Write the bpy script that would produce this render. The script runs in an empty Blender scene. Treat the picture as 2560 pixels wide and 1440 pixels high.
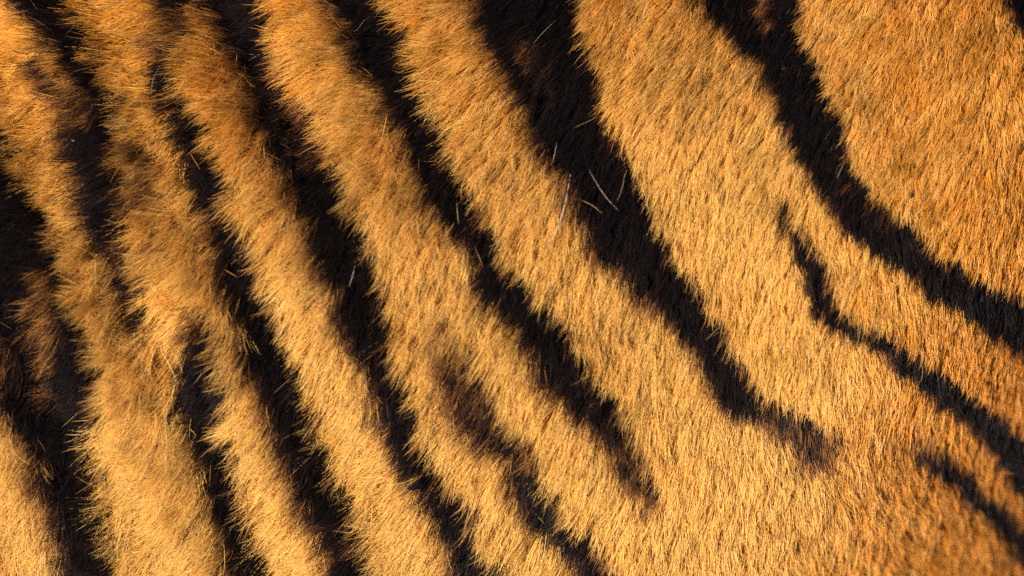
import bpy, math
import numpy as np

# ------------------------------------------------------------------ camera
SC = bpy.context.scene
S = 0.60 / 2560.0                 # metres per photograph pixel on the flank
FOCAL, SENSOR = 120.0, 36.0
DIST = 0.60 * FOCAL / SENSOR      # 2.0 m from the plane that spans 0.60 m
Y_PLANE = -0.325                  # that plane, close to the nearest part of the flank
cam_d = bpy.data.cameras.new("camera")
cam_d.lens, cam_d.sensor_width = FOCAL, SENSOR
cam_d.clip_start, cam_d.clip_end = 0.05, 200.0
cam_d.dof.use_dof = True
cam_d.dof.focus_distance = DIST + 0.004
cam_d.dof.aperture_fstop = 2.0
cam = bpy.data.objects.new("camera", cam_d)
SC.collection.objects.link(cam)
cam.location = (0.0, 0.0, DIST - Y_PLANE)     # above the resting animal, looking straight down
cam.rotation_euler = (0, 0, 0)
SC.camera = cam

# ------------------------------------------------------------------ daylight
SUN_DIR = np.array([-0.58, -0.16, 0.75])      # from the flank towards the sun
SUN_DIR = SUN_DIR / np.linalg.norm(SUN_DIR)
elev = math.asin(SUN_DIR[2])
azim = math.atan2(SUN_DIR[0], SUN_DIR[1])
world = bpy.data.worlds.new("World")
SC.world = world
world.use_nodes = True
nt = world.node_tree
sky = nt.nodes.new("ShaderNodeTexSky")
sky.sky_type = 'NISHITA'
sky.sun_disc = False
sky.sun_elevation = elev
sky.sun_rotation = azim
bg = nt.nodes["Background"]
bg.inputs["Strength"].default_value = 0.05
nt.links.new(sky.outputs["Color"], bg.inputs["Color"])

sun_d = bpy.data.lights.new("sun", 'SUN')
sun_d.energy = 4.6
sun_d.angle = math.radians(0.6)
sun_d.color = (1.0, 0.93, 0.82)
sun = bpy.data.objects.new("sun", sun_d)
SC.collection.objects.link(sun)
from mathutils import Vector
sun.rotation_euler = Vector(SUN_DIR.tolist()).to_track_quat('Z', 'Y').to_euler()
sun.location = (SUN_DIR * 4).tolist()

SC.view_settings.view_transform = 'Standard'
SC.view_settings.look = 'None'
SC.view_settings.exposure = 0.84
SC.view_settings.gamma = 1.0
SC.render.engine = 'CYCLES'
SC.cycles.max_bounces = 10
SC.cycles.diffuse_bounces = 4
SC.cycles.glossy_bounces = 4
SC.cycles.transmission_bounces = 8
SC.cycles.use_denoising = False
SC.cycles_curves.shape = 'RIBBONS'
SC.cycles_curves.subdivisions = 2

rng = np.random.default_rng(11)

# ------------------------------------------------------------------ small maths
def sstep(a, b, x):
    t = np.clip((x - a) / (b - a), 0, 1)
    return t * t * (3 - 2 * t)

def noise(x, y, seed):
    """smooth value noise, about -1 .. 1"""
    r = np.random.default_rng(seed)
    tab = r.uniform(-1, 1, (128, 128))
    xi, yi = np.floor(x).astype(int), np.floor(y).astype(int)
    fx, fy = x - xi, y - yi
    fx, fy = fx * fx * (3 - 2 * fx), fy * fy * (3 - 2 * fy)
    g = lambda i, j: tab[(xi + i) % 128, (yi + j) % 128]
    return (g(0, 0) * (1 - fx) + g(1, 0) * fx) * (1 - fy) + (g(0, 1) * (1 - fx) + g(1, 1) * fx) * fy

# ------------------------------------------------------------------ the flank
BODY_L, BODY_B, BODY_H = 1.05, 0.34, 0.42

def bump(x, z):
    """how far the flank is pressed in (metres, +y) from the plain barrel"""
    t = (x * 0.86 - z * 0.52)                       # towards the hollow behind the elbow
    d = 0.20 * sstep(0.13, 0.46, t) ** 1.5
    fold = np.sin((x * 0.87 + z * 0.49) * 2 * math.pi / 0.066 + 1.1)
    d = d + 0.0030 * fold * (1 - sstep(-0.16, 0.02, x))   # loose skin folds
    d = d + 0.008 * noise(x * 9 + 40, z * 9 + 40, 5) + 0.0035 * noise(x * 21 + 40, z * 21 + 40, 6)
    return d

def surf_y(x, z):
    a = np.sqrt(np.clip(1 - np.abs(x / BODY_L) ** 3.2, 1e-4, 1))
    c = np.sqrt(np.clip(1 - (z / (BODY_H * a)) ** 2, 1e-4, 1))
    return -BODY_B * a * c + bump(x, z)

def surf_n(x, z):
    e = 0.002
    gx = (surf_y(x + e, z) - surf_y(x - e, z)) / (2 * e)
    gz = (surf_y(x, z + e) - surf_y(x, z - e)) / (2 * e)
    n = np.stack([gx, -np.ones_like(gx), gz], 1)
    return n / np.linalg.norm(n, axis=1, keepdims=True)

def to_px(x, y, z):
    k = DIST / (y - (Y_PLANE - DIST)) / S
    return 1280 + x * k, 720 - z * k

# ------------------------------------------------------------------ coat markings
# each band: rows of (height down the flank, left edge, right edge, depth of black)
STRIPES = [
 [(-400,-420,-330,1),(0,-300,-160,1),(300,-200,-40,1),(400,-120,8,1),(460,-110,36,1),(510,-100,52,1),(560,-100,88,1),(635,-90,120,1),
  (692,-80,140,1),(757,-70,152,1),(820,-60,178,1),(870,-45,206,1),(920,-20,220,1),(995,5,222,1),(1045,28,216,1),
  (1092,62,210,1),(1155,80,210,1),(1240,114,224,1),(1305,136,230,1),(1380,154,242,1),(1440,166,256,1),(1700,215,330,1)],
 [(-400,-80,0,1),(0,35,125,1),(40,72,145,1),(75,88,166,1),(112,122,188,1),(150,155,210,1),(200,182,230,1),(237,200,248,1),
  (275,212,280,1),(325,216,292,1),(360,170,280,.95),(385,172,268,.95),(422,184,262,1),(460,202,268,1),(510,215,286,1),(547,222,288,1),
  (597,230,290,.95),(635,255,312,.7),(672,285,345,.9),(710,285,343,.9),(770,312,351,.85),(820,316,341,.65),(880,320,333,.1)],
 [(-400,180,290,1),(0,372,456,.95),(40,402,458,.85),(70,390,456,.5),(110,362,440,.45),(140,370,425,.6),(165,380,420,.95),(200,376,412,1),
  (237,392,427,1),(275,412,450,1),(312,437,476,1),(350,450,500,1),(385,462,505,1),(422,474,546,1),(460,482,546,1),(497,495,560,1),
  (547,512,572,1),(585,530,600,1),(622,540,616,1),(672,556,640,1),(732,563,655,1),(782,580,666,1),(807,586,680,1),(832,606,690,1),
  (870,613,702,1),(920,627,727,1),(970,642,740,1),(1007,664,742,1),(1045,678,754,1),(1092,694,767,1),(1130,708,786,1),(1180,722,810,1),
  (1230,750,822,1),(1280,765,865,.97),(1317,800,882,.97),(1367,820,882,.95),(1430,830,908,.95),(1700,930,1010,1)],
 [(800,462,490,.35),(845,482,524,.75),(895,474,526,.97),(932,470,534,1),(970,468,548,1),(1020,466,550,1),(1057,472,556,1),(1092,484,548,1),
  (1142,488,556,1),(1192,505,562,1),(1242,512,572,1),(1292,520,592,1),(1330,548,602,1),(1380,560,612,1),(1430,568,640,1),(1700,640,730,1)],
 [(-400,330,470,1),(0,512,642,1),(50,526,650,1),(100,562,660,1),(150,587,676,1),(212,607,690,1),(262,622,730,1),(325,652,765,.95),(372,660,790,.95),
  (397,667,800,.95),(430,702,818,.97),(460,726,840,1),(497,735,860,1),(535,742,866,1),(572,780,890,1),(610,795,910,1),(660,811,922,1),
  (710,840,924,1),(745,848,935,1),(795,860,942,1),(845,864,954,1),(882,888,965,1),(932,915,985,1),(982,940,1012,1),(1032,948,1023,1),
  (1070,965,1027,1),(1105,985,1044,1),(1155,1002,1070,1),(1192,1016,1090,1),(1230,1060,1115,1),(1267,1080,1150,.97),(1305,1095,1172,.97),
  (1355,1120,1178,.97),(1380,1130,1205,.95),(1430,1140,1222,.95),(1700,1240,1330,1)],
 [(770,1075,1095,.10),(845,1085,1128,.25),(900,1100,1170,.45),(940,1106,1195,.72),(985,1116,1204,.66),(1040,1138,1226,.66),(1090,1183,1282,.76),
  (1120,1213,1322,.86),(1167,1275,1330,.9),(1217,1286,1338,.95),(1267,1304,1386,.97),(1317,1342,1408,.97),(1345,1380,1452,.95),
  (1380,1420,1490,.95),(1430,1442,1516,.95),(1700,1560,1640,1)],
 [(-400,640,760,1),(0,802,922,1),(37,835,950,1),(87,865,972,1),(137,878,1000,1),(187,903,1012,1),(225,946,1036,1),(262,975,1054,1),(300,990,1067,1),
  (350,1012,1097,1),(372,1018,1100,1),(422,1041,1116,1),(460,1066,1132,1),(497,1084,1154,1),(535,1092,1190,1),(572,1117,1197,1),(610,1158,1228,1),
  (660,1190,1254,1),(710,1207,1290,1),(745,1225,1318,1),(782,1255,1356,1),(832,1298,1393,1),(882,1335,1421,1),(932,1358,1460,.97),(982,1388,1506,.95),
  (1032,1442,1540,.95),(1065,1480,1568,.84),(1105,1496,1580,.74),(1155,1522,1590,.62),(1192,1556,1632,.70),(1230,1588,1640,.70),(1262,1600,1637,.42),(1315,1612,1632,.05)],
 [(-400,1020,1280,1),(0,1192,1435,1),(62,1200,1430,1),(112,1226,1436,1),(150,1242,1462,1),(200,1278,1490,1),(250,1310,1494,1),(287,1335,1503,1),
  (337,1350,1508,1),(372,1354,1535,1),(397,1374,1550,1),(430,1388,1570,1),(460,1434,1582,1),(510,1450,1606,1),(547,1461,1626,1),(585,1480,1640,1),(635,1503,1672,1),
  (660,1522,1684,1),(690,1572,1698,1),(715,1602,1730,1),(745,1622,1744,1),(795,1662,1760,1),(832,1704,1804,1),(882,1738,1816,1),(932,1778,1843,1),
  (970,1802,1880,1),(1005,1828,1920,.97),(1045,1868,2000,.68),(1090,1940,2085,.56),(1130,1984,2086,.60),(1162,1995,2078,.35),(1200,2005,2060,.05)],
 [(490,1945,1956,.15),(525,1951,1970,.5),(560,1958,1980,.68),(590,1967,1994,.85),(622,1990,2022,.97),(660,2005,2040,1),(710,2020,2063,1),(745,2030,2077,1),(782,2056,2104,1),
  (820,2084,2140,1),(845,2130,2205,1),(870,2176,2252,1),(895,2218,2284,1),(932,2258,2334,1),(957,2296,2382,1),(995,2356,2422,1),(1020,2383,2458,1),(1057,2430,2508,1),
  (1105,2466,2560,1),(1155,2508,2600,1),(1192,2534,2640,1),(1440,2720,2850,1)],
 [(1095,2240,2330,.2),(1140,2290,2372,.6),(1167,2336,2390,.8),(1200,2370,2434,.9),(1230,2407,2460,.97),(1255,2432,2496,1),(1292,2480,2534,1),(1330,2518,2580,1),
  (1367,2545,2620,1),(1500,2620,2720,1)],
 [(-400,1560,1850,1),(0,1755,1992,1),(37,1782,1996,1),(62,1796,1994,1),(95,1820,1992,1),(125,1860,1996,1),(162,1892,2024,1),(212,1922,2044,1),(250,1944,2058,1),(312,1975,2104,1),
  (380,1996,2096,1),(422,2013,2124,1),(465,2045,2150,1),(510,2070,2200,1),(555,2107,2252,1),(597,2140,2292,1),(635,2172,2322,1),(672,2232,2372,1),(697,2290,2435,1),
  (732,2310,2510,1),(757,2358,2552,1),(790,2410,2590,1),(827,2470,2660,1),(870,2532,2750,1),(1100,2800,3000,1)],
 [(-400,2300,2420,1),(0,2518,2620,1),(40,2534,2640,1),(75,2552,2660,1),(150,2588,2700,1),(500,2780,2900,1)],
]
# tawny flecks inside black bands, and dusky flecks inside tawny ones: (rows, strength)
TAWNY = [
 ([(690,70,105),(740,62,128),(800,66,140),(860,72,142),(930,86,138),(990,92,132),(1040,98,126)], .52),
 ([(870,-30,12),(930,-30,28),(990,-30,36)], .45),
 ([(180,655,730),(240,668,760),(300,690,775),(360,700,790),(420,735,810),(450,770,820)], .30),
 ([(100,1262,1330),(140,1282,1366),(180,1300,1376),(225,1322,1380),(270,1352,1392)], .30),
 ([(-60,1868,1925),(20,1872,1925),(60,1885,1925),(95,1905,1935)], .45),
 ([(265,196,236),(300,190,236),(325,196,230)], .55),
 ([(460,2080,2140),(540,2150,2230),(620,2240,2310),(700,2370,2480)], .22),
]
DUSKY = [
 ([(135,62,118),(180,70,128),(225,86,150),(260,120,190),(300,136,196),(345,150,220)], .62),
 ([(375,262,340),(430,262,372),(500,278,385),(560,290,390)], .38),
 ([(590,335,400),(660,352,415)], .25),
 ([(60,355,440),(110,350,440),(160,372,440)], .25),
]

def band(rows, px, py, soft, soft_left=None):
    sl = soft if soft_left is None else soft_left
    r = np.array(rows, float)
    xl = np.interp(py, r[:, 0], r[:, 1])
    xr = np.interp(py, r[:, 0], r[:, 2])
    wide = 2 + 4 * (1 - sstep(700, 1700, px)) if soft_left is not None else 0
    if soft_left is not None:
        wide = np.minimum(wide, 0.20 * (xr - xl)); sl = np.minimum(sl, 0.55 * (xr - xl) + 4)
    xl = xl - wide; xr = xr + wide * 1.3
    end = sstep(r[0, 0] - 12, r[0, 0] + 12, py) * (1 - sstep(r[-1, 0] - 12, r[-1, 0] + 12, py))
    return sstep(xl - sl * (1 if soft_left is None else 1.15), xl + sl * (1 if soft_left is None else 0.42), px) * (1 - sstep(xr - soft, xr + soft, px)) * end

def markings(px, py):
    """darkness 0..1 and the index of the band each point belongs to (-1 = none)"""
    wx = px + 9 * noise(px / 38, py / 38, 21) + 5 * noise(px / 15, py / 15, 22)
    wy = py + 7 * noise(px / 42, py / 42, 23)
    dark = np.zeros_like(px)
    idx = np.full(px.shape, -1)
    for i, rows in enumerate(STRIPES):
        soft = 15 + 8 * sstep(500, 1000, py) * sstep(600, 1000, px) +  4 * sstep(1500, 2500, px)
        r = np.array(rows, float)
        k = band([q[:3] for q in rows], wx, wy, soft, 60 + 10 * sstep(700, 1100, px) - 36 * sstep(1600, 2100, px)) * np.interp(wy, r[:, 0], r[:, 3])
        m = k > dark
        dark = np.where(m, k, dark)
        idx = np.where(m, i, idx)
    for rows, st in TAWNY:
        dark = dark * (1 - st * band(rows, wx, wy, 22))
    for rows, st in DUSKY:
        dark = np.maximum(dark, st * band(rows, wx, wy, 24))
    return dark, np.where(dark > 0.5, idx, -1)

# ------------------------------------------------------------------ lie of the hair
# (x, y, angle of the tips, length, scatter in degrees, lift): 90 = down, 180 = left
FLOW = np.array([
 (100,100,165,85,16,1.0),(320,150,164,85,16,1.0),(560,60,165,85,18,1.0),(300,320,142,85,18,1.0),(520,300,145,90,18,1.0),
 (720,100,160,90,17,1.0),(960,90,163,90,17,1.0),(750,320,128,90,17,1.0),(1100,200,141,92,15,1.0),(1200,330,121,90,13,.95),
 (1350,60,130,85,12,.9),(1600,60,122,70,11,.8),(1600,320,112,70,11,.8),(1450,250,122,80,12,.85),(1850,250,114,62,11,.75),
 (2100,60,120,52,13,.7),(2250,220,117,48,14,.7),(2450,120,114,48,14,.7),(2450,330,112,50,14,.7),
 (100,640,150,95,20,1.05),(320,540,149,90,18,1.0),(500,690,137,95,18,1.0),(700,500,131,95,17,1.0),(960,540,111,95,14,.95),
 (1200,560,113,90,13,.9),(1350,500,111,85,12,.85),(1550,600,109,80,12,.85),(1800,560,105,68,11,.75),(2000,640,99,62,13,.75),
 (2400,500,118,52,15,.7),(2250,420,116,52,14,.7),(2450,680,112,55,15,.7),
 (100,900,126,95,24,1.1),(320,950,147,95,21,1.05),(560,900,128,95,20,1.05),(720,800,124,98,18,1.0),(850,950,119,98,17,1.0),
 (1100,800,114,95,15,.95),(1300,800,112,90,14,.9),(1600,900,108,82,13,.85),(1850,850,101,75,13,.8),(2000,850,99,65,14,.75),
 (2180,800,86,62,16,.8),(2300,950,94,58,15,.75),(2500,850,106,52,16,.7),
 (320,1260,147,100,26,1.15),(50,1300,125,95,45,1.25),(450,1380,140,100,30,1.2),(600,1200,140,98,22,1.1),(820,1150,136,98,22,1.1),(900,1280,142,98,22,1.1),
 (1200,1200,116,90,17,.95),(1150,1400,128,90,20,1.0),(1400,1200,114,85,14,.9),(1800,1200,104,70,13,.8),(1700,1400,102,70,14,.8),
 (2000,1150,90,60,14,.75),(2150,1300,77,55,16,.75),(2400,1370,60,50,17,.75),(2230,1410,60,50,17,.75),(2500,1180,92,50,16,.7),(1950,1400,88,60,15,.75),
], float)

def flow(px, py):
    d = np.deg2rad(FLOW[:, 2])
    acc = np.zeros((6, px.size))
    for k in range(len(FLOW)):
        w = np.exp(-((px - FLOW[k, 0]) ** 2 + (py - FLOW[k, 1]) ** 2) / (2 * 130.0 ** 2)) + 1e-12 / (1 + ((px - FLOW[k, 0]) ** 2 + (py - FLOW[k, 1]) ** 2) / 1e4) ** 2
        acc[0] += w * math.cos(d[k]); acc[1] += w * math.sin(d[k])
        acc[2] += w * FLOW[k, 3]; acc[3] += w * FLOW[k, 4]; acc[4] += w * FLOW[k, 5]; acc[5] += w
    ang = np.arctan2(acc[1], acc[0])
    ln = acc[2] / acc[5]
    ln = np.where(ln > 80, 80 + (ln - 80) * 0.65, ln)
    return ang, ln, np.deg2rad(acc[3] / acc[5]) * 0.88, acc[4] / acc[5]

# ------------------------------------------------------------------ locks (small clumps of hair)
def nearest_lock(px, py, cell, seed):
    r = np.random.default_rng(seed)
    jx, jy = r.uniform(0.05, 0.95, (2, 256, 256))
    gx, gy = np.floor(px / cell).astype(int), np.floor(py / cell).astype(int)
    best = np.full(px.shape, 1e18); cx = np.zeros_like(px); cy = np.zeros_like(px); cid = np.zeros(px.shape, int)
    for i in (-1, 0, 1):
        for j in (-1, 0, 1):
            a, b = (gx + i), (gy + j)
            qx = (a + jx[a % 256, b % 256]) * cell
            qy = (b + jy[a % 256, b % 256]) * cell
            dd = (qx - px) ** 2 + (qy - py) ** 2
            m = dd < best
            best = np.where(m, dd, best); cx = np.where(m, qx, cx); cy = np.where(m, qy, cy)
            cid = np.where(m, (a % 256) * 256 + (b % 256), cid)
    return cx, cy, cid

TAWNY_A = np.array([0.67, 0.260, 0.026])     # warm back and shoulder
TAWNY_B = np.array([0.79, 0.428, 0.092])     # paler towards the belly
BLACK = np.array([0.0066, 0.0044, 0.0045])
BROWN = np.array([0.150, 0.050, 0.016])      # where tawny and black meet
RUST = np.array([0.60, 0.172, 0.012])  # deeper orange towards the right and lower right
GOLD = np.array([0.90, 0.59, 0.195])        # pale guard hairs, strand highlights put into their colour       
NP = 6

def grow(n, x0, x1, z0, z1, guard, rad, hole=None):
    """hairs rooted on the flank: positions (n, NP, 3), radius (n, NP), colour (n, 3), band index (n)"""
    x = rng.uniform(x0, x1, n); z = rng.uniform(z0, z1, n)
    if hole:
        k = ~((x > hole[0]) & (x < hole[1]) & (z > hole[2]) & (z < hole[3]))
        x, z = x[k], z[k]; n = x.size
    y = surf_y(x, z)
    px, py = to_px(x, y, z)
    ang, ln, sc, lift = flow(px, py)
    # colour is decided where the lying hair will show, not where it is rooted
    reach = ln * 0.70
    mx, my = px + np.cos(ang) * reach, py + np.sin(ang) * reach
    dark, idx = markings(mx, my)
    # broad swirls, then locks, then the single hair
    swirl = 0.16 * noise(px / 120, py / 120, 31) + 0.10 * noise(px / 48, py / 48, 32)
    ca, sa = math.cos(math.radians(120)), math.sin(math.radians(120))     # locks are long along the lie of the coat
    al, ac = (px * ca + py * sa) * 0.5, -px * sa + py * ca
    cx, cy, cid = nearest_lock(al, ac, 15.0, 41)
    lr = np.random.default_rng(77)
    lock_a = lr.normal(0, 1, 65536)[cid]; lock_l = lr.normal(0, 1, 65536)[cid]
    lock_c = lr.normal(0, 1, 65536)[cid]; lock_h = lr.normal(0, 1, 65536)[cid]
    coarse = 0.45 + 0.55 * sstep(0.72, 1.0, lift)       # the short coat is smoother
    lock_l = lock_l * coarse; lock_h = lock_h * coarse
    if guard:
        a = ang + swirl * 0.9 + lock_a * sc * 0.80 + rng.normal(0, 1, n) * sc * 0.50
        L = ln * rng.uniform(0.78, 1.34, n) * (1 + 0.10 * lock_l)
        l0 = np.deg2rad(47 * lift + 6 * lock_h + rng.normal(0, 8, n)); l1 = np.deg2rad(13 * lift + 4 * lock_h + rng.normal(0, 6, n))
        stray = rng.random(n) < 0.022 * sstep(0.7, 1.1, lift) + 0.006
        a = a + np.where(stray, rng.normal(0, 0.45, n), 0)
        l1 = l1 + np.where(stray, np.deg2rad(rng.uniform(0, 22, n)), 0)
        L = L * np.where(stray, rng.uniform(0.9, 1.15, n), 1)
        cl = rng.uniform(0.20, 0.80, n)
    else:
        a = ang + swirl + lock_a * sc * 0.62 + rng.normal(0, 1, n) * sc * 0.48
        L = ln * np.clip(0.80 + 0.17 * lock_l + rng.normal(0, 0.13, n), 0.45, 1.4)
        l0 = np.deg2rad(44 * lift + 8 * lock_h + rng.normal(0, 8, n)); l1 = np.deg2rad(9 * lift + 6 * lock_h + rng.normal(0, 7, n))
        cl = rng.uniform(0.35, 0.85, n)
    L = L * (1 + 0.12 * noise(px / 70, py / 70, 33))
    N = surf_n(x, z)
    D = np.stack([np.cos(a), np.zeros(n), -np.sin(a)], 1)
    D = D - N * (D * N).sum(1, keepdims=True); D /= np.linalg.norm(D, axis=1, keepdims=True)
    B = np.cross(N, D)
    bend = rng.normal(0, 0.17 if not guard else 0.24, n) * (0.5 + sc / 0.3)
    bend = np.clip(bend, -0.8, 0.8); wob = rng.normal(0, 0.05, n); wph = rng.uniform(0, 6.28, n)
    P = np.zeros((n, NP, 3)); P[:, 0] = np.stack([x, y, z], 1) - N * 0.001
    # the tip of a lock gathers its hairs
    dal, dac = (cx - al) * 0.5, cy - ac
    pull = np.stack([(dal * ca - dac * sa) * S, np.zeros(n), -(dal * sa + dac * ca) * S], 1)
    step = (L * S)[:, None] / (NP - 1)
    for k in range(1, NP):
        t = (k - 0.5) / (NP - 1)
        e = (l0 * (1 - t) ** 1.2 + l1 * (1 - (1 - t) ** 1.2))[:, None]
        b = (bend * (t - 0.3) + wob * np.sin(5 * t + wph))[:, None]
        v = np.cos(e) * (D * np.cos(b) + B * np.sin(b)) + np.sin(e) * N
        P[:, k] = P[:, k - 1] + v * step
    tt = (np.arange(NP) / (NP - 1)) ** 1.3
    P += pull[:, None, :] * (cl[:, None] * tt[None, :])[:, :, None]
    R = rad * rng.uniform(0.75, 1.25, n)[:, None] * np.array([0.85, 1.0, 1.0, 0.92, 0.68, 0.16])[None, :]
    # pigment
    pale = sstep(150, 1500, 1.15 * py + 0.5 * px) * (1 - 0.80 * sstep(1850, 2450, px))
    pale = np.clip(pale + 0.16 * noise(px / 150, py / 150, 51) + 0.22 * noise(px / 40, py / 40, 52) + 0.20 * lock_c + rng.normal(0, 0.16, n), 0, 1.02)
    col = TAWNY_A * (1 - pale[:, None]) + TAWNY_B * pale[:, None]
    rust = 0.62 * sstep(2000, 2680, px + 0.55 * (py - 950) + 50 * noise(px / 90, py / 90, 54))[:, None]
    col = col * (1 - rust) + RUST * rust
    shade = np.exp(0.12 * noise(px / 60, py / 60, 53) + 0.15 * lock_c + rng.normal(0, 0.28 if guard else 0.2, n))
    col = col * shade[:, None]
    if guard:
        g = (np.clip(rng.normal(0.12, 0.40, n), 0, 1) * (0.55 + 0.45 * pale))[:, None]
        col = col * (1 - g) + GOLD * g  # bright strands: highlight tone blended into some guard hairs
    dark = np.clip(dark + 1.3 * dark * (1 - dark) * noise(al / 9, ac / 11, 61), 0, 1)
    col = col * np.minimum(1, 0.88 / col.max(1))[:, None]        # keep the hue of the palest hairs
    u = np.clip(0.6 * rng.random(n) + 0.4 * (0.5 + 0.28 * lock_a), 0, 1)
    d = 0.45 * np.clip((dark * 1.4 - 0.2 - u) * 2.0 + 0.5, 0, 1) + 0.55 * np.clip(dark * 1.04, 0, 1)
    d = np.where(rng.random(n) < 0.012 * (1 if guard else 0.3), d * 0.72, d)     # odd tawny hair in the black
    d = d[:, None]
    warm = np.where(rng.random(n)[:, None] < 0.14, np.array([3.4, 2.1, 1.6]), 1.0)
    lb, lk = np.log(BROWN), np.log(BLACK * warm * rng.uniform(0.7, 1.6, n)[:, None])
    lo = np.log(col)
    col = np.exp(np.where(d < 0.55, lo + (lb - lo) * (d / 0.55), lb + (lk - lb) * ((d - 0.55) / 0.45)))
    return P, R, np.clip(col, 0.003, 0.92), idx

# ------------------------------------------------------------------ materials
def hair_material():
    m = bpy.data.materials.new("fur_hair"); m.use_nodes = True
    t = m.node_tree; t.nodes.clear()
    out = t.nodes.new("ShaderNodeOutputMaterial")
    b = t.nodes.new("ShaderNodeBsdfPrincipled")
    at = t.nodes.new("ShaderNodeAttribute"); at.attribute_name = "hair_color"
    t.links.new(at.outputs["Color"], b.inputs["Base Color"])
    b.inputs["Roughness"].default_value = 0.42
    b.inputs["Specular IOR Level"].default_value = 0.17
    t.links.new(b.outputs[0], out.inputs["Surface"])
    return m

def skin_material():
    m = bpy.data.materials.new("skin"); m.use_nodes = True
    t = m.node_tree; b = t.nodes["Principled BSDF"]
    nz = t.nodes.new("ShaderNodeTexNoise"); nz.inputs["Scale"].default_value = 60
    rp = t.nodes.new("ShaderNodeValToRGB")
    rp.color_ramp.elements[0].color = (0.030, 0.018, 0.012, 1)
    rp.color_ramp.elements[1].color = (0.060, 0.036, 0.022, 1)
    t.links.new(nz.outputs["Fac"], rp.inputs["Fac"]); t.links.new(rp.outputs["Color"], b.inputs["Base Color"])
    b.inputs["Roughness"].default_value = 0.8
    return m

HAIR, SKIN = hair_material(), skin_material()

def curves_object(name, P, R, C, parent):
    n = P.shape[0]
    hc = bpy.data.hair_curves.new(name)
    hc.add_curves([NP] * n)
    hc.attributes["position"].data.foreach_set("vector", P.astype(np.float32).ravel())
    ra = hc.attributes.get("radius") or hc.attributes.new("radius", 'FLOAT', 'POINT')
    ra.data.foreach_set("value", R.astype(np.float32).ravel())
    ca = hc.attributes.new("hair_color", 'FLOAT_COLOR', 'CURVE')
    ca.data.foreach_set("color", np.concatenate([C, np.ones((n, 1))], 1).astype(np.float32).ravel())
    hc.materials.append(HAIR)
    o = bpy.data.objects.new(name, hc)
    SC.collection.objects.link(o)
    o.parent = parent
    return o

# ------------------------------------------------------------------ the tiger
tiger = bpy.data.objects.new("tiger", None)
SC.collection.objects.link(tiger)
tiger.rotation_euler = (math.radians(-90), 0, 0)   # lying on its side, this flank up
tiger["label"] = "tiger flank with thick orange fur and slanting black stripes filling the view"
tiger["category"] = "tiger"

def body_mesh():
    nx, na = 260, 220
    xs = np.sin(np.linspace(-math.pi / 2, math.pi / 2, nx + 1)) * (BODY_L * 0.999)
    th = np.linspace(0, 2 * math.pi, na, endpoint=False)
    V, F = [], []
    for x in xs:
        a = math.sqrt(max(1 - abs(x / BODY_L) ** 3.2, 1e-4))
        zz = BODY_H * a * np.sin(th); yy = -BODY_B * a * np.cos(th)
        front = yy < 0
        w = np.clip(-yy / (BODY_B * a) * 3, 0, 1)
        yy = yy + np.where(front, bump(np.full(na, x), zz) * w, 0)
        V += [(x, float(q), float(r)) for q, r in zip(yy, zz)]
    for i in range(nx):
        for j in range(na):
            k = (j + 1) % na
            F.append((i * na + j, (i + 1) * na + j, (i + 1) * na + k, i * na + k))
    F.append(tuple(range(na - 1, -1, -1))); F.append(tuple(range(nx * na, (nx + 1) * na)))
    me = bpy.data.meshes.new("body"); me.from_pydata(V, [], F); me.update()
    me.polygons.foreach_set("use_smooth", [True] * len(me.polygons))
    me.materials.append(SKIN)
    o = bpy.data.objects.new("body", me); SC.collection.objects.link(o); o.parent = tiger
    return o
body_mesh()

CORE = (-0.37, 0.40, -0.235, 0.245)
parts = [grow(800000, *CORE, False, 0.000125),
         grow(130000, 0.05, CORE[1], CORE[2], CORE[3], False, 0.000135),
         grow(210000, *CORE, True, 0.000145),
         grow(15000, *CORE, True, 0.000195),
         grow(120000, -0.62, 0.66, -0.33, 0.33, False, 0.00036, hole=CORE)]
P = np.concatenate([p[0] for p in parts]); R = np.concatenate([p[1] for p in parts])
C = np.concatenate([p[2] for p in parts]); I = np.concatenate([p[3] for p in parts])

NAMES = [
 "broad black stripe with a tawny patch inside, beside the tangled fur",
 "narrow black stripe that breaks up into brown and ends in a fork of tawny fur",
 "long black stripe with a short thin stripe lying along its lower left side",
 "short thin black stripe that starts in the tawny fur beside a longer one",
 "long black stripe with brown hairs along its upper right edge",
 "faint brown stripe that turns black only towards its lower end",
 "black stripe that narrows and breaks into a small spot at its lower end",
 "widest black stripe with a tawny fleck near its top and long pale hairs across it",
 "thin black stripe that starts as a hair-fine point in the broad tawny band",
 "short smudged dark stripe on the shoulder side of the flank",
 "black stripe that bends away below the broad plain tawny area",
 "black stripe tip beyond the broad plain tawny area",
]
m = I < 0
fur = curves_object("orange_fur", P[m], R[m], C[m], tiger)
fur["kind"] = "stuff"
fur["label"] = "tawny orange fur between the black stripes"
for i in range(len(STRIPES)):
    m = I == i
    if m.sum() == 0:
        continue
    o = curves_object("black_stripe", P[m], R[m], C[m], tiger)
    o["kind"] = "stuff"
    o["label"] = NAMES[i]

# ------------------------------------------------------------------ single long hairs that stand out
def from_px(px, py, h):
    px, py = np.asarray(px, float), np.asarray(py, float)
    y = np.full(px.shape, Y_PLANE)
    for _ in range(8):
        k = (y - (Y_PLANE - DIST)) * S / DIST
        x, z = (px - 1280) * k, (720 - py) * k
        n = surf_n(x, z)
        y = surf_y(x - n[:, 0] * h, z - n[:, 2] * h) + n[:, 1] * h
    return np.stack([x, y, z], 1)

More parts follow.
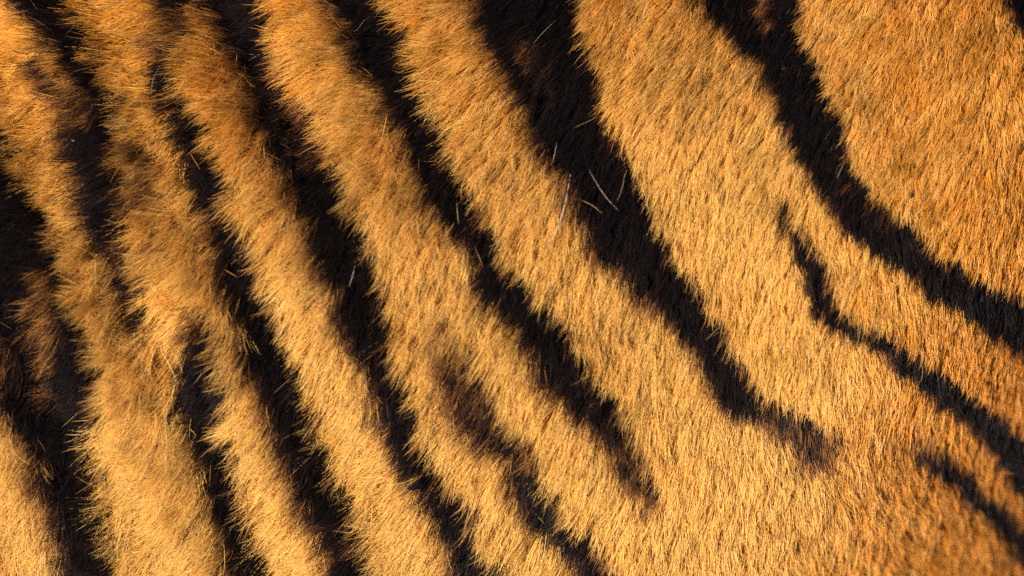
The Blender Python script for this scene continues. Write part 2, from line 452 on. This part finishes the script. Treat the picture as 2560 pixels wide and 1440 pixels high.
def smooth_path(pts, n=NP):
    p = np.array(pts, float)
    t = np.r_[0, np.cumsum(np.hypot(*np.diff(p, axis=0).T))]; t /= t[-1]
    u = np.linspace(0, 1, n)
    q = np.stack([np.interp(u, t, p[:, 0]), np.interp(u, t, p[:, 1])], 1)
    q[1:-1] = 0.25 * q[:-2] + 0.5 * q[1:-1] + 0.25 * q[2:]
    return q

CREAM, STRAW, DARK = (0.80, 0.70, 0.56), (0.70, 0.46, 0.24), (0.012, 0.008, 0.008)
LONG = [  # path root to tip, colour, radius in mm
 ([(1426,436),(1420,478),(1406,540),(1388,588),(1366,622)], CREAM, .46), ([(1548,528),(1515,496),(1490,456),(1472,424)], CREAM, .19),
 ([(1392,356),(1388,380),(1381,408)], CREAM, .28), ([(889,655),(882,690),(872,718)], CREAM, .30), ([(1142,498),(1143,530),(1147,562)], STRAW, .26),
 ([(526,908),(508,930),(486,958)], STRAW, .26), ([(216,1014),(188,1038),(155,1068)], STRAW, .26), ([(794,1120),(760,1158),(722,1192)], STRAW, .24),
 ([(740,934),(712,958),(684,984)], STRAW, .24), ([(936,40),(908,48),(904,66),(884,80)], STRAW, .18), ([(1396,44),(1348,90),(1332,111)], STRAW, .22),
 ([(1502,289),(1472,302),(1436,320)], STRAW, .22), ([(2116,396),(2104,420),(2091,448)], STRAW, .24),
 ([(2162,766),(2155,806),(2142,868)], STRAW, .24), ([(2203,810),(2193,835),(2184,856)], STRAW, .22), ([(2306,912),(2308,940),(2297,961)], STRAW, .22),
 ([(1812,803),(1790,826),(1764,851)], STRAW, .24), ([(404,160),(383,192),(377,232)], STRAW, .22), ([(1078,1228),(1062,1242),(1036,1254)], DARK, .26),
 ([(1562,436),(1556,470),(1542,506)], STRAW, .22),
 ([(640,1170),(655,1205),(672,1228)], STRAW, .22), ([(880,1330),(850,1328),(832,1328)], STRAW, .20),
]
for path, colr, rmm in LONG:
    q = smooth_path(path)
    h = 0.004 + 0.0105 * np.sin(np.linspace(0.15, 1.75, NP))
    pts = from_px(q[:, 0], q[:, 1], h)[None]
    rad = (rmm * 0.34e-3 * np.array([.5, .9, 1, .9, .6, .15]))[None]
    o = curves_object("stray_hair", pts, rad, np.array([colr]), tiger)

# a wet-looking black tuft that sticks out over the tawny band
n = 140
tp = []
for _ in range(n):
    w = rng.normal(0, 6.0, 2)
    e = rng.normal(0, 4.0, 2)
    k = rng.uniform(0.6, 1.1)
    r0 = np.array([1078, 1196]) + w
    r1 = np.array([1078 - 64 * k, 1196 + 28 * k]) + e
    mid = (r0 + r1) / 2 + np.array([-1.5, 3.5]) + 0.5 * w * 0.5
    q = smooth_path([r0, mid, r1])
    tp.append(from_px(q[:, 0], q[:, 1], 0.003 + (0.0075 + rng.normal(0, .0012)) * np.sin(np.linspace(0.1, 1.7, NP)) + 0.001))
tp = np.array(tp)
o = curves_object("black_tuft", tp, 0.00011 * np.ones((n, 1)) * np.array([[1, 1, 1, .9, .7, .2]]), BLACK * rng.uniform(0.4, 1.2, (n, 1)), tiger)
o["kind"] = "stuff"
o["label"] = "small black tuft sticking out over the tawny band"

# ------------------------------------------------------------------ flakes of dust caught in the dark hair
def flake_material():
    m = bpy.data.materials.new("flake"); m.use_nodes = True
    t = m.node_tree; b = t.nodes["Principled BSDF"]
    nz = t.nodes.new("ShaderNodeTexNoise"); nz.inputs["Scale"].default_value = 900
    rp = t.nodes.new("ShaderNodeValToRGB")
    rp.color_ramp.elements[0].color = (0.16, 0.14, 0.13, 1); rp.color_ramp.elements[1].color = (0.34, 0.31, 0.29, 1)
    t.links.new(nz.outputs["Fac"], rp.inputs["Fac"]); t.links.new(rp.outputs["Color"], b.inputs["Base Color"])
    b.inputs["Roughness"].default_value = 0.6
    return m
FLAKE = flake_material()
for fx, fy, fl, fw, rot, lab in [
        (182, 351, 11, 4, -25, "thin pale flake caught where the forked dark stripe meets brown fur")]:
    p = from_px([fx], [fy], np.array([0.0105]))[0]
    k = 7
    a = np.linspace(0, 2 * math.pi, k, endpoint=False)
    rr = rng.uniform(0.75, 1.1, k)
    c, q = math.cos(math.radians(rot)), math.sin(math.radians(rot))
    ex, ey = np.cos(a) * rr * fl * S / 2, np.sin(a) * rr * fw * S / 2
    up = 0.22 * fw * S * np.sin(2 * a + 0.6)
    th = 0.00012
    V = [(float(u * c - v * q), float(u * q + v * c), float(w)) for u, v, w in zip(ex, ey, up)]
    V += [(x_, y_, z_ - th) for x_, y_, z_ in V]
    V += [(0, 0, 0.10 * fw * S), (0, 0, 0.10 * fw * S - th)]
    F = []
    for i in range(k):
        j = (i + 1) % k
        F += [(2 * k, i, j), (2 * k + 1, k + j, k + i), (i, k + i, k + j, j)]
    me = bpy.data.meshes.new("skin_flake"); me.from_pydata(V, [], F); me.update(); me.materials.append(FLAKE)
    o = bpy.data.objects.new("skin_flake", me); SC.collection.objects.link(o)
    o.location = (p[0], p[2], -p[1])
    o["label"] = lab; o["category"] = "flake"
